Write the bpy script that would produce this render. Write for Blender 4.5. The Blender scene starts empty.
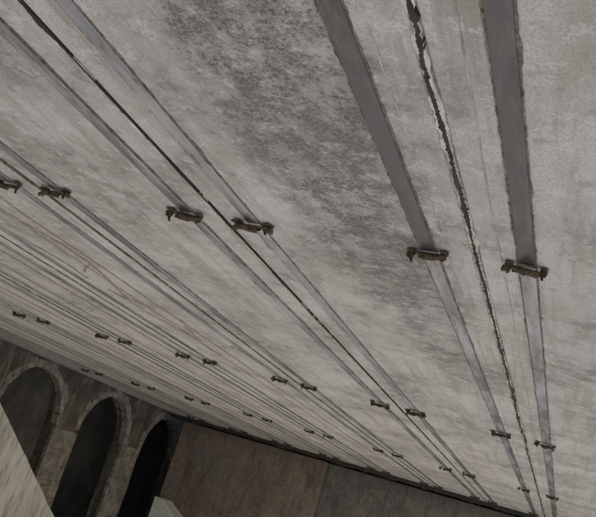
import bpy, bmesh, math, random
from mathutils import Vector, Matrix, noise
random.seed(7)
H=1.4; CZ=3.4; S=CZ+H   # camera height above ground, soffit height
sc=bpy.context.scene
def U(u): return u*H
# ---------- helpers
def obj(name,verts,faces,mats,idx=None,parent=None,smooth=False):
    me=bpy.data.meshes.new(name); me.from_pydata(verts,[],faces)
    for m in (mats if isinstance(mats,list) else [mats]): me.materials.append(m)
    if idx:
        for p,i in zip(me.polygons,idx): p.material_index=i
    if smooth:
        for p in me.polygons: p.use_smooth=True
    bm=bmesh.new(); bm.from_mesh(me); bmesh.ops.recalc_face_normals(bm,faces=bm.faces); bm.to_mesh(me); bm.free()
    o=bpy.data.objects.new(name,me); sc.collection.objects.link(o)
    if parent: o.parent=parent
    return o
def empty(name):
    e=bpy.data.objects.new(name,None); sc.collection.objects.link(e); return e
def boxvf(x0,x1,y0,y1,z0,z1,base=0):
    v=[(x0,y0,z0),(x1,y0,z0),(x1,y1,z0),(x0,y1,z0),(x0,y0,z1),(x1,y0,z1),(x1,y1,z1),(x0,y1,z1)]
    f=[(0,1,2,3),(4,5,6,7),(0,1,5,4),(1,2,6,5),(2,3,7,6),(3,0,4,7)]
    return v,[tuple(i+base for i in q) for q in f]
def boxes(name,lst,mat,parent=None,bevel=0):
    V=[];F=[]
    for b in lst:
        v,f=boxvf(*b,base=len(V)); V+=v;F+=f
    o=obj(name,V,F,mat,parent=parent)
    if bevel:
        m=o.modifiers.new('b','BEVEL'); m.width=bevel; m.segments=2
    return o
class NT:
    def __init__(s,name):
        s.m=bpy.data.materials.new(name); s.m.use_nodes=True; s.t=s.m.node_tree; s.n=s.t.nodes; s.b=s.n['Principled BSDF']
        s.co=s.n.new('ShaderNodeTexCoord').outputs['Object']
    def L(s,a,b): s.t.links.new(a,b)
    def noise(s,scale,detail=4,rough=.65,st=None,loc=None,dist=0):
        c=s.co
        if st or loc:
            mp=s.n.new('ShaderNodeMapping'); s.L(c,mp.inputs[0])
            if st: mp.inputs['Scale'].default_value=st
            if loc: mp.inputs['Location'].default_value=loc
            c=mp.outputs[0]
        t=s.n.new('ShaderNodeTexNoise'); t.inputs['Scale'].default_value=scale; t.inputs['Detail'].default_value=detail; t.inputs['Roughness'].default_value=rough; t.inputs['Distortion'].default_value=dist
        s.L(c,t.inputs['Vector']); return t.outputs['Fac']
    def ramp(s,fac,a,b,va=0,vb=1):
        r=s.n.new('ShaderNodeMapRange'); r.inputs[1].default_value=a; r.inputs[2].default_value=b; r.inputs[3].default_value=va; r.inputs[4].default_value=vb; r.interpolation_type='SMOOTHSTEP'
        s.L(fac,r.inputs[0]); return r.outputs[0]
    def math(s,op,a,b=None):
        m=s.n.new('ShaderNodeMath'); m.operation=op
        for i,x in enumerate((a,b)):
            if x is None: continue
            if isinstance(x,(int,float)): m.inputs[i].default_value=x
            else: s.L(x,m.inputs[i])
        return m.outputs[0]
    def mix(s,fac,a,b,mode='MIX'):
        m=s.n.new('ShaderNodeMix'); m.data_type='RGBA'; m.blend_type=mode
        if isinstance(fac,(int,float)): m.inputs[0].default_value=fac
        else: s.L(fac,m.inputs[0])
        for i,x in ((6,a),(7,b)):
            if isinstance(x,tuple): m.inputs[i].default_value=(*x,1)
            else: s.L(x,m.inputs[i])
        return m.outputs[2]
    def sep(s):
        q=s.n.new('ShaderNodeSeparateXYZ'); s.L(s.co,q.inputs[0]); return q.outputs
    def bump(s,h,dist,strength=1):
        b=s.n.new('ShaderNodeBump'); b.inputs['Distance'].default_value=dist; b.inputs['Strength'].default_value=strength
        s.L(h,b.inputs['Height']); s.L(b.outputs[0],s.b.inputs['Normal'])
    def out(s,col,rough=.9,metal=0):
        if isinstance(col,tuple): s.b.inputs['Base Color'].default_value=(*col,1)
        else: s.L(col,s.b.inputs['Base Color'])
        if isinstance(rough,(int,float)): s.b.inputs['Roughness'].default_value=rough
        else: s.L(rough,s.b.inputs['Roughness'])
        s.b.inputs['Metallic'].default_value=metal
        return s.m
# ---------- materials
def m_soffit():
    t=NT('soffit_concrete')
    x,y,z=t.sep()
    big=t.noise(1.3,4,.6)
    c=t.mix(t.ramp(big,.32,.68),(.51,.495,.47),(.74,.725,.70))
    c=t.mix(t.ramp(x,U(-2.6),U(-6),0,.8),c,(.78,.75,.71))   # brightness painted in: colour lifted on the dimly lit far-left beams
    stre=t.noise(2.6,5,.7,st=(3.2,.25,1),loc=(3,1,0))
    c=t.mix(t.ramp(stre,.44,.66,0,.65),c,(.38,.35,.315))
    tan=t.noise(1.9,4,.7,st=(1.6,.5,1),loc=(11,5,0))
    c=t.mix(t.ramp(tan,.52,.70,0,.38),c,(.44,.385,.315))
    # damp speckled stain under one beam
    dx=t.math('DIVIDE',t.math('ADD',t.math('ADD',x,t.math('MULTIPLY',y,-.02)),U(.93)),U(.29))
    dy=t.math('DIVIDE',t.math('ADD',y,-U(1.8)),U(2.5))
    r=t.math('ADD',t.math('MULTIPLY',dx,dx),t.math('MULTIPLY',dy,dy))
    r=t.math('ADD',r,t.math('MULTIPLY',t.math('SUBTRACT',t.noise(3.0,5,.75),.5),3.4))
    mask=t.ramp(r,1.6,.1)
    grain=t.ramp(t.noise(55,4,.85),.44,.56)
    mid=t.noise(6,5,.78,loc=(4,0,0))
    patch=t.ramp(mid,.36,.58,.3,1)
    sm=t.math('MULTIPLY',t.math('MULTIPLY',mask,patch),t.math('ADD',t.math('MULTIPLY',grain,.5),.5))
    c=t.mix(sm,c,(.10,.092,.082))
    # further blotches everywhere, broken by the grain
    b2=t.math('MULTIPLY',t.ramp(big,.52,.38),t.ramp(mid,.46,.60))
    c=t.mix(t.math('MULTIPLY',b2,t.math('ADD',t.math('MULTIPLY',grain,.4),.3)),c,(.20,.188,.168))
    blot=t.math('MULTIPLY',t.ramp(mid,.53,.68),.42)
    c=t.mix(blot,c,(.28,.265,.24))
    lite=t.math('MULTIPLY',t.ramp(t.noise(11,5,.78,loc=(5,3,0)),.53,.62),t.ramp(sm,0,.7,.6,.35))
    c=t.mix(lite,c,(.80,.79,.77))
    fine=t.noise(80,3,.8)
    c=t.mix(t.ramp(fine,.42,.66,.0,.45),c,(.30,.285,.26))
    hgt=t.math('ADD',t.noise(16,6,.8),t.math('MULTIPLY',mid,.8))
    t.bump(hgt,.026,1)
    return t.out(c,.9)
def m_generic(name,a,b,scale=3,rough=.9,metal=0,bd=.01,bs=30,st=None,dirt=None,dirtamt=.5):
    t=NT(name)
    c=t.mix(t.ramp(t.noise(scale,5,.65,st=st),.32,.68),a,b)
    if dirt: c=t.mix(t.ramp(t.noise(scale*2.7,5,.7,st=st,loc=(3,5,2)),.46,.68,0,dirtamt),c,dirt)
    t.bump(t.noise(bs,4,.7),bd,.8)
    return t.out(c,rough,metal)
def m_wall(name,a,b,grey,dark):
    t=NT(name)
    n=t.noise(.7,5,.7)
    c=t.mix(t.ramp(n,.35,.62),a,b)
    c=t.mix(t.ramp(t.noise(1.1,6,.75,loc=(7,1,2)),.44,.60,0,.85),c,grey)
    c=t.mix(t.ramp(t.noise(2.2,6,.8,st=(1.3,1,.3),loc=(1,4,0)),.47,.64,0,.75),c,dark)
    c=t.mix(t.ramp(t.noise(7,6,.85),.46,.64,0,.6),c,dark)
    c=t.mix(t.ramp(t.noise(4,6,.85,loc=(2,8,3)),.56,.66,0,.5),c,tuple(min(1,q*1.35) for q in b))
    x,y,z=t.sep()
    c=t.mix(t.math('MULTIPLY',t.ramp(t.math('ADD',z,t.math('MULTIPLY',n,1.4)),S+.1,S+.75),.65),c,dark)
    t.bump(t.noise(7,7,.8),.10,1)
    return t.out(c,.92)
def m_strip(name,a,b,rough,metal,speck=(.12,.11,.10)):
    t=NT(name)
    n1=t.noise(2.5,4,.65,st=(3,.4,1))
    c=t.mix(t.ramp(n1,.35,.65),a,b)
    c=t.mix(t.ramp(t.noise(7,5,.78,st=(2,.4,1),loc=(2,0,0)),.48,.66,0,.65),c,speck)
    return t.out(c,t.ramp(n1,.3,.7,rough-.06,rough+.12),metal)
def m_masonry(name,a,b,mort):
    t=NT(name)
    q=t.n.new('ShaderNodeSeparateXYZ'); t.L(t.co,q.inputs[0]); cb=t.n.new('ShaderNodeCombineXYZ')
    t.L(q.outputs[1],cb.inputs[0]); t.L(q.outputs[2],cb.inputs[1])
    br=t.n.new('ShaderNodeTexBrick'); t.L(cb.outputs[0],br.inputs['Vector'])
    br.inputs['Color1'].default_value=(*a,1); br.inputs['Color2'].default_value=(*b,1); br.inputs['Mortar'].default_value=(*mort,1)
    br.inputs['Scale'].default_value=1; br.inputs['Brick Width'].default_value=.55; br.inputs['Row Height'].default_value=.24; br.inputs['Mortar Size'].default_value=.012
    c=t.mix(t.ramp(t.noise(1.6,5,.7),.35,.62,0.35,.95),br.outputs[0],tuple(x*.42 for x in a))
    c=t.mix(t.ramp(t.noise(2.5,6,.75,st=(1,2,.5),loc=(2,2,2)),.5,.66,0,.7),c,(.42,.38,.33))
    t.bump(t.noise(10,6,.75),.08,1)
    return t.out(c,.95)
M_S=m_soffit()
M_CON=m_generic('deck_concrete',(.36,.35,.33),(.5,.49,.46),1.2)
M_MORT=m_generic('mortar',(.30,.275,.245),(.64,.61,.57),7,bs=40,st=(2,.6,1),dirt=(.16,.14,.12),dirtamt=.7)
M_ADH=m_generic('adhesive',(.10,.085,.07),(.28,.25,.215),9,bs=50,st=(1,1,1),dirt=(.06,.045,.033),dirtamt=.85)
M_ADF=m_generic('adhesive_pale',(.20,.175,.15),(.42,.38,.33),9,bs=50,dirt=(.15,.12,.095),dirtamt=.8)
M_RES=m_generic('adhesive_residue',(.27,.22,.165),(.38,.325,.26),6,bs=40,dirt=(.17,.13,.09))
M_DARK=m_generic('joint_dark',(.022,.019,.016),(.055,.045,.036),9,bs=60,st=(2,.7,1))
M_RUST=m_generic('clamp_steel',(.028,.020,.013),(.078,.054,.036),25,rough=.85,bd=.004,bs=90,dirt=(.15,.095,.055),dirtamt=.65)
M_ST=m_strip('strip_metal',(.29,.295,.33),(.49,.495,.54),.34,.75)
M_STD=m_strip('strip_dim_reflection',(.070,.069,.074),(.12,.118,.125),.40,.4,(.17,.155,.14))  # same metal, dim reflection painted in as a darker colour
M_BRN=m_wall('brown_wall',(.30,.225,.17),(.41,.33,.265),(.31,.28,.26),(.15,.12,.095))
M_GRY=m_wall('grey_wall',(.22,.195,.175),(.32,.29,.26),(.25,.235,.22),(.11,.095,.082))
M_MAS=m_masonry('arcade_masonry',(.24,.205,.17),(.29,.25,.21),(.2,.17,.14))
M_VOU=m_generic('voussoir_stone',(.22,.195,.165),(.42,.38,.33),2.5,bs=9,bd=.09,dirt=(.12,.10,.08),dirtamt=.85)
M_IN=m_generic('vault_dark',(.15,.15,.14),(.26,.255,.24),1.5)
M_RAMP=m_generic('ramp_stone',(.44,.42,.385),(.60,.575,.535),1.1,bs=12,bd=.02,st=(1,2.4,.5),dirt=(.27,.245,.215),dirtamt=.85)
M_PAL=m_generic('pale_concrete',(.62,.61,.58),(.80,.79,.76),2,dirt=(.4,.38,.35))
M_GND=m_generic('pale_gravel',(.61,.59,.555),(.78,.755,.715),.7,bs=18,bd=.03,dirt=(.48,.455,.42),dirtamt=.3)
# ---------- ground
obj('ground',[(-600,-600,0),(600,-600,0),(600,600,0),(-600,600,0)],[(0,1,2,3)],M_GND)
# ---------- deck
PC=[.557,-.478,-1.560,-2.556,-3.600,-4.630,-5.690,-6.71,-7.72,-8.70]
Y0=U(1.0); Y1=U(16.25)
bridge=empty('bridge_deck')
for i in range(len(PC)-1):
    x1=U(PC[i])-.007; x0=U(PC[i+1])+.007; c=.018; dz=random.uniform(-.003,.003); z=S+dz
    n=60; V=[];F=[]
    prof=[(x0,S+.75),(x0,z+c),(x0+c,z),(x1-c,z),(x1,z+c),(x1,S+.75)]
    for k in range(n+1):
        y=Y0+(Y1-Y0)*k/n
        for j,(px,pz) in enumerate(prof):
            w=.006*noise.noise(Vector((px*2,y*.9,i*3.1))) if j in(1,2,3,4) else 0
            V.append((px+(w if j in(1,2,3,4) else 0),y,pz))
    m=len(prof)
    for k in range(n):
        for j in range(m-1):
            a=k*m+j; F.append((a,a+1,a+m+1,a+m))
        F.append((k*m+m-1,k*m,(k+1)*m,(k+1)*m+m-1))
    F.append(tuple(range(m))); F.append(tuple(n*m+j for j in range(m)))
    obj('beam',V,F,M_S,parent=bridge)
boxes('deck_slab',[(U(PC[-1])-.05,U(PC[0])+.25,Y0-.05,Y1+.5,S+.755,S+1.0)],M_CON,bridge,.01)
boxes('parapet',[(U(PC[0])+.0,U(PC[0])+.22,Y0-.05,Y1+.5,S+1.003,S+1.9),(U(PC[-1])-.04,U(PC[-1])+.18,Y0-.05,Y1+.5,S+1.003,S+1.9)],M_CON,bridge,.02)
def ribbon(name,xc,y0,y1,w,zb,jit,mat,step=.035,wander=0,gaps=0,parent=None,seed=0,slope=0,ztop=None,drop=0,hf=False):
    V=[];F=[]; n=int((y1-y0)/step); prev=False; zt=S+.03 if ztop is None else ztop
    nz=noise.noise
    for k in range(n+1):
        y=y0+k*step
        g=nz(Vector((seed*5.3,y*1.7,2.2)))
        on=g>gaps-1 if gaps else True
        cx=xc+slope*(y-y0)+wander*nz(Vector((seed,y*.8,0)))+wander*.3*nz(Vector((seed,y*4,0)))
        e=[]
        for q in (7,17):
            if hf:
                e.append(w/2+jit*(.6*nz(Vector((seed+q,y*3,0)))+.45*nz(Vector((seed+q+2,y*13,0)))+.45*nz(Vector((seed+q+2,y*37,0)))+.4*nz(Vector((seed+q+4,y*83,0)))+3.0*max(0,nz(Vector((seed+q+6,y*3.3,0)))-.28)+1.2*max(0,nz(Vector((seed+q+8,y*19,0)))-.3)))
            else:
                e.append(w/2+jit*(.7*nz(Vector((seed+q,y*7,0)))+.9*nz(Vector((seed+q+2,y*23,0)))+.5*nz(Vector((seed+q+4,y*61,0)))+2.2*max(0,nz(Vector((seed+q+6,y*5,0)))-.22)))
        l=max(e[0],.0012); r=max(e[1],.0012)
        if not on:
            prev=False; continue
        zz=zb-.0015*nz(Vector((seed,y*11,4)))-drop*max(0,nz(Vector((seed,y*15,9))))
        b=len(V)
        V+=[(cx-l,y,zt),(cx-l*.93,y,zz),(cx+r*.93,y,zz),(cx+r,y,zt)]
        if prev:
            for j in range(3): F.append((b-4+j,b-3+j,b+1+j,b+j))
        prev=True
    return obj(name,V,F,mat,parent=parent)
ribbon('joint_fill',U(PC[1])+.0,Y0,Y1,.016,S-.007,.015,M_DARK,parent=bridge,seed=1,wander=.014,step=.006,hf=True)
ribbon('joint_mortar',U(PC[1])+.0,Y0,Y1,.036,S-.0045,.016,M_MORT,parent=bridge,seed=5,wander=.010,step=.012,hf=True)
ribbon('formwork_line',U(-.585),Y0,Y1,.003,S-.0045,.004,M_MORT,parent=bridge,seed=205,wander=.010,step=.012,hf=True)
ribbon('formwork_line',U(-.385),Y0,Y1,.002,S-.0045,.004,M_MORT,parent=bridge,seed=215,wander=.010,step=.012,hf=True)
for i in range(2,len(PC)-1):
    ribbon('joint_mortar',U(PC[i]),Y0,Y1,.020,S-.007,.010,M_MORT,parent=bridge,seed=i*3,wander=.008,step=.015,hf=True)
    ribbon('joint_fill',U(PC[i])+.012,Y0,Y1,.006,S-.011,.010,M_DARK if i==2 else M_ADH,parent=bridge,seed=i*5,wander=.008,step=.015,hf=True)
# old adhesive lines left on the further beams
for k,(u,w,g) in enumerate([(-2.98,.034,0),(-3.14,.018,0),(-3.92,.036,0),(-4.27,.030,0),(-5.05,.03,0),(-5.25,.02,0),(-6.1,.03,0),(-7.2,.03,0)]):
    ribbon('residue_line',U(u),Y0+.3,Y1-.4,w,S-.007,w*.4,M_RES,parent=bridge,seed=40+k*3,wander=.02,gaps=g,step=.03,hf=True)
for k,(u,v0,v1,sl) in enumerate([(-3.05,3.6,4.8,-.16),(-3.42,3.0,4.3,.03),(-3.30,4.5,5.6,.12),(-3.0,5.0,6.2,-.12),(-2.75,5.6,6.4,.15),(-3.2,2.8,3.6,.2),(-3.05,3.9,4.15,-.9),(-3.3,4.6,4.8,1.1)]):
    ribbon('residue_trace',U(u),U(v0),U(v1),.026,S-.009,.012,M_RES,parent=bridge,seed=90+k,wander=.12,step=.02,slope=sl,hf=True)
# ---------- strips
CL=[2.66,6.66,10.95,15.1]
OFF={1:(.181,.180),2:(.160,.162),3:(.138,.141)}
strips=[]
for i in range(1,len(PC)-1):
    a,b=OFF.get(i,(.15,.15))
    strips+= [(PC[i]+a,i),(PC[i]-b,i)]
for k,(u,i) in enumerate(strips):
    x=U(u); e=empty('steel_strip')
    w=.041 if k<2 else (.037 if k<4 else .033)
    ribbon('adhesive_bed',x,Y0,Y1-.3,w*2+(.022 if k<4 else .014),S-.006,.009,M_ADH if k<6 else M_ADF,parent=e,seed=120+k*2,step=.012 if k<4 else .025,hf=True)
    ys=[Y0]+[U(v) for v in CL]+[Y1-.3]
    for j in range(len(ys)-1):
        n=24; V=[];F=[]
        y0=ys[j]+.004; y1=ys[j+1]-.004
        for q in range(n+1):
            y=y0+(y1-y0)*q/n
            dx=.004*noise.noise(Vector((k*3.3,y*.5,0))); dz=-.0012*noise.noise(Vector((k*2.1,y*1.5,1)))
            V+=[(x+dx-w,y,S+.004),(x+dx-w+.001,y,S-.010+dz),(x+dx-w+.003,y,S-.012+dz),(x+dx+w-.003,y,S-.012+dz),(x+dx+w-.001,y,S-.010+dz),(x+dx+w,y,S+.004)]
        for q in range(n):
            for p in range(5):
                b=q*6+p; F.append((b,b+1,b+7,b+6))
        F.append(tuple(range(6))); F.append(tuple(n*6+p for p in range(6)))
        obj('plate',V,F,M_STD if (k<2 and j==0) else M_ST,parent=e)  # near plates of first pair get the painted-in dim reflection
# ---------- clamp mesh
def clampmesh(seed):
    rnd=random.Random(seed)
    bm=bmesh.new()
    def bx(cx,cy,cz,sx,sy,sz,rz=0,rx=0,ry=0):
        r=bmesh.ops.create_cube(bm,size=1); 
        mt=Matrix.Translation((cx,cy,cz))@Matrix.Rotation(rz,4,'Z')@Matrix.Rotation(ry,4,'Y')@Matrix.Rotation(rx,4,'X')@Matrix.Diagonal((sx,sy,sz,1))
        bmesh.ops.transform(bm,matrix=mt,verts=r['verts'])
        es=list({e for v in r['verts'] for e in v.link_edges}); bmesh.ops.bevel(bm,geom=es,offset=.003,segments=1,affect='EDGES')
    def cy(cx,cyy,cz,r,h,seg,rx=0,ry=0):
        q=bmesh.ops.create_cone(bm,cap_ends=True,segments=seg,radius1=r,radius2=r,depth=h)
        bmesh.ops.transform(bm,matrix=Matrix.Translation((cx,cyy,cz))@Matrix.Rotation(ry,4,'Y')@Matrix.Rotation(rx,4,'X'),verts=q['verts'])
    j=lambda a: rnd.uniform(-a,a)
    bx(0,0,-.020,.205,.032,.010,j(.10),0,j(.05))
    bx(j(.02),.014,-.026,.13,.006,.022,j(.10))
    for s in(-1,1):
        t=j(.4)
        bx(s*.090,j(.010),-.006,.042,.055,.014,t)
        cy(s*.088,0,-.027,.018,.004,14)
        cy(s*.088,0,-.034,.0145,.014,6)
        cy(s*.088,0,-.048+j(.010),.0075,.028,8,t*.5,t)
    bx(.006+j(.035),-.006,-.036,.062,.055,.030,.2+j(.5),.15)
    bx(j(.035),-.034,-.042,.028,.09,.016,.3+j(.6),.25)
    cy(-.045+j(.03),-.012,-.036,.011,.075,8,j(.3),math.pi/2+j(.4))
    bx(.108*rnd.choice((-1,1)),.006,-.030,.026,.034,.026,j(.5))
    for v in bm.verts:
        p=v.co; v.co=p+Vector((noise.noise(p*40+Vector((seed,0,0))),noise.noise(p*40+Vector((0,seed+9,0))),noise.noise(p*40+Vector((0,0,seed+5)))))*.009
    me=bpy.data.meshes.new('clamp'); bm.to_mesh(me); bm.free(); me.materials.append(M_RUST); return me
CM=[clampmesh(s) for s in range(9)]
for k,(u,i) in enumerate(strips):
    for j,v in enumerate(CL):
        o=bpy.data.objects.new('anchor_clamp',CM[(k*4+j*2+k//3)%9]); sc.collection.objects.link(o)
        o.location=(U(u)+random.uniform(-.012,.012),U(v)+random.uniform(-.04,.04)*(1 if j else .3),S-.010)
        s=1.10 if k in (2,3) else random.uniform(.95,1.04)
        o.scale=(-s if (k+j)%2 else s,s,s)
        o.rotation_euler=(0,random.uniform(-.05,.05),random.uniform(-.2,.2))
# ---------- abutment
ab=empty('abutment')
yW=U(15.8); xl=U(-8.36); xm=U(-4.87)
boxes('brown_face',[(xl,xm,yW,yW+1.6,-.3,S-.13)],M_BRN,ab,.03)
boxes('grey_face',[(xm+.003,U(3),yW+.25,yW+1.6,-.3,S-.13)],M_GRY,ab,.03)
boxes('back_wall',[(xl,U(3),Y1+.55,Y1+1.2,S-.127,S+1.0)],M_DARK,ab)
boxes('sun_block_fill',[(xl+.002,U(12),yW+1.603,U(40),-.3,S-.13),(xl,U(12),Y1+1.203,U(40),S-.127,S+1.0)],M_CON,ab)  # unseen mass added to keep sunlight from leaking into the arches
V=[];F=[]
x=U(-8.72); k=0
while x<U(.55):
    zb=S-.095-.04*noise.noise(Vector((x*2.1,3,1)))-.03*noise.noise(Vector((x*9,3,1))); yf=yW-.10+.02*noise.noise(Vector((x*3,1,7)))
    V+=[(x,yf,S-.004),(x,yf,zb),(x,yW+.30,zb)]
    if k:
        q=len(V)-6; F+=[(q,q+1,q+4,q+3),(q+1,q+2,q+5,q+4)]
    k+=1; x+=.045
obj('bearing_felt',V,F,M_DARK,parent=ab)
# ---------- arcade
XA=U(-9.0); TH=.38; R=U(.86); P=U(2.45); Zs=CZ+U(.02); ZT=S+.9
arc=empty('stone_arcade')
V=[];F=[]
def addq(a,b,c,d):
    n=len(V); V.extend([a,b,c,d]); F.append((n,n+1,n+2,n+3))
cs=[U(13.85)+P*k for k in range(-5,6)]
N=24
for ci,c in enumerate(cs):
    for x in (XA,XA-TH):
        pts=[(c-R*math.cos(math.pi*t/N),Zs+R*math.sin(math.pi*t/N)) for t in range(N+1)]
        for t in range(N):
            addq((x,pts[t][0],pts[t][1]),(x,pts[t+1][0],pts[t+1][1]),(x,pts[t+1][0],ZT),(x,pts[t][0],ZT))
        addq((x,c+R,-.3),(x,c+P-R,-.3),(x,c+P-R,Zs),(x,c+R,Zs))
        addq((x,c+R,Zs),(x,c+P-R,Zs),(x,c+P-R,ZT),(x,c+R,ZT))
    pts=[(c-R,-.3)]+pts+[(c+R,-.3)]
    for t in range(len(pts)-1):
        addq((XA,*pts[t]),(XA,*pts[t+1]),(XA-TH,*pts[t+1]),(XA-TH,*pts[t]))
addq((XA,cs[0]-R,ZT),(XA,cs[-1]+P-R,ZT),(XA-TH,cs[-1]+P-R,ZT),(XA-TH,cs[0]-R,ZT))
obj('wall',V,F,M_MAS,parent=arc)
V=[];F=[]
for c in cs:
    nv=15
    for t in range(nv):
        a0=math.pi*t/nv+.002; a1=math.pi*(t+1)/nv-.002
        ro=R+.20+random.uniform(-.07,.06); ri=R-.012+random.uniform(-.03,.01); pr=.012+random.uniform(0,.02); b=len(V)
        for xx in (XA+pr,XA-.2):
            for a,r in((a0,ri),(a0,ro),((a0+a1)/2,ro),(a1,ro),(a1,ri),((a0+a1)/2,ri)):
                V.append((xx,c-r*math.cos(a),Zs+r*math.sin(a)))
        F.append(tuple(b+q for q in range(6))); F.append(tuple(b+6+q for q in range(6)))
        for q in range(6): F.append((b+q,b+(q+1)%6,b+6+(q+1)%6,b+6+q))
o=obj('arch_ring',V,F,M_VOU,parent=arc); mm=o.modifiers.new('b','BEVEL'); mm.width=.012
pi=[]
for c in cs:
    z=-.2
    while z<Zs-.2:
        h=random.uniform(.25,.5); h=min(h,Zs-z); e=random.uniform(.0,.03)
        sp=c+P/2+random.uniform(-.2,.2)
        pi.append((XA-.1,XA+.012+random.uniform(0,.02),c+R-.006-e,sp-.001,z,z+h-.003))
        pi.append((XA-.1,XA+.012+random.uniform(0,.02),sp+.002,c+P-R+.006+e,z,z+h-.003)); z+=h
boxes('pier_stones',pi,M_VOU,arc,.014)
boxes('vault_interior',[(XA-3.2,XA-3.0,cs[0]-R-.2,cs[-1]+P,-.3,ZT),(XA-3.0,XA-TH-.003,cs[0]-R,cs[-1]+P,ZT-.3,ZT-.003),(XA-3.0,XA-TH-.003,cs[0]-R-.2,cs[0]-R,-.3,ZT-.305),(XA-3.2,XA-TH-.003,cs[-1]+P-.2,cs[-1]+P+.2,-.3,ZT-.305)],M_IN,arc)
# ---------- stone ramp (sloping flank wall)
xr0,xr1=U(-8.75),U(-8.0)
def zr(v): return CZ+U(.096-(v-9.4)*1.536/2.4)
pr=[(U(4),-.3),(U(4),zr(8.6)),(U(8.6),zr(8.6))]
for q in range(1,25):
    v=8.6+4.8*q/25; pr.append((U(v),zr(v)+.035*noise.noise(Vector((v*3,1,1)))))
pr+=[(U(13.4),zr(13.4)),(U(13.9),-.3)]
V=[(xr0,*p) for p in pr]+[(xr1,*p) for p in pr]; n=len(pr)
F=[tuple(range(n)),tuple(range(n,2*n))]+[(q,(q+1)%n,n+(q+1)%n,n+q) for q in range(n)]
o=obj('stone_ramp',V,F,M_RAMP); mm=o.modifiers.new('b','BEVEL'); mm.width=.02; mm.segments=2
# ---------- pale sloped plinth at wall corner
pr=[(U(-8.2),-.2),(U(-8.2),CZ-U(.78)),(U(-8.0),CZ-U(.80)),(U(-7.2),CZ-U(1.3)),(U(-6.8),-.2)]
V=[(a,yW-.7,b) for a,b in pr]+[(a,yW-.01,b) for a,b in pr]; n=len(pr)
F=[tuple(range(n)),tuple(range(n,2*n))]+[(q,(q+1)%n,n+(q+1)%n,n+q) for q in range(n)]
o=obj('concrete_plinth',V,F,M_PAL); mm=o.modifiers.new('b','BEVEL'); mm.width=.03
# ---------- light
w=bpy.data.worlds.new('World'); sc.world=w; w.use_nodes=True; nt=w.node_tree
sky=nt.nodes.new('ShaderNodeTexSky'); sky.sky_type='NISHITA'; sky.sun_disc=False
EL=math.radians(29); AZ=math.radians(82)  # azimuth from +Y clockwise
sky.sun_elevation=EL; sky.sun_rotation=AZ
nt.links.new(sky.outputs[0],nt.nodes['Background'].inputs[0]); nt.nodes['Background'].inputs[1].default_value=.15
sd=bpy.data.lights.new('sun','SUN'); sd.energy=5; sd.angle=math.radians(.5); sd.color=(1,.94,.86)
so=bpy.data.objects.new('sun',sd); sc.collection.objects.link(so)
dirv=Vector((math.sin(AZ)*math.cos(EL),math.cos(AZ)*math.cos(EL),math.sin(EL)))
so.rotation_euler=dirv.to_track_quat('Z','Y').to_euler(); so.location=(20,-20,30)
# ---------- camera
f=767; v1=Vector((264,-324,-f)).normalized(); v2=-Vector((-1828,328,-f)); 
v2=(v2-v1*v2.dot(v1)).normalized(); v3=v2.cross(v1)
cam=bpy.data.cameras.new('camera'); co=bpy.data.objects.new('camera',cam); sc.collection.objects.link(co)
Rm=Matrix((v2,v1,v3)); co.matrix_world=Matrix.Translation((0,0,CZ))@Rm.to_4x4()
cam.sensor_width=36; cam.lens=f/596*36; cam.clip_end=2000; cam.clip_start=.05
sc.camera=co
sc.view_settings.view_transform='Standard'; sc.view_settings.look='None'; sc.view_settings.exposure=0
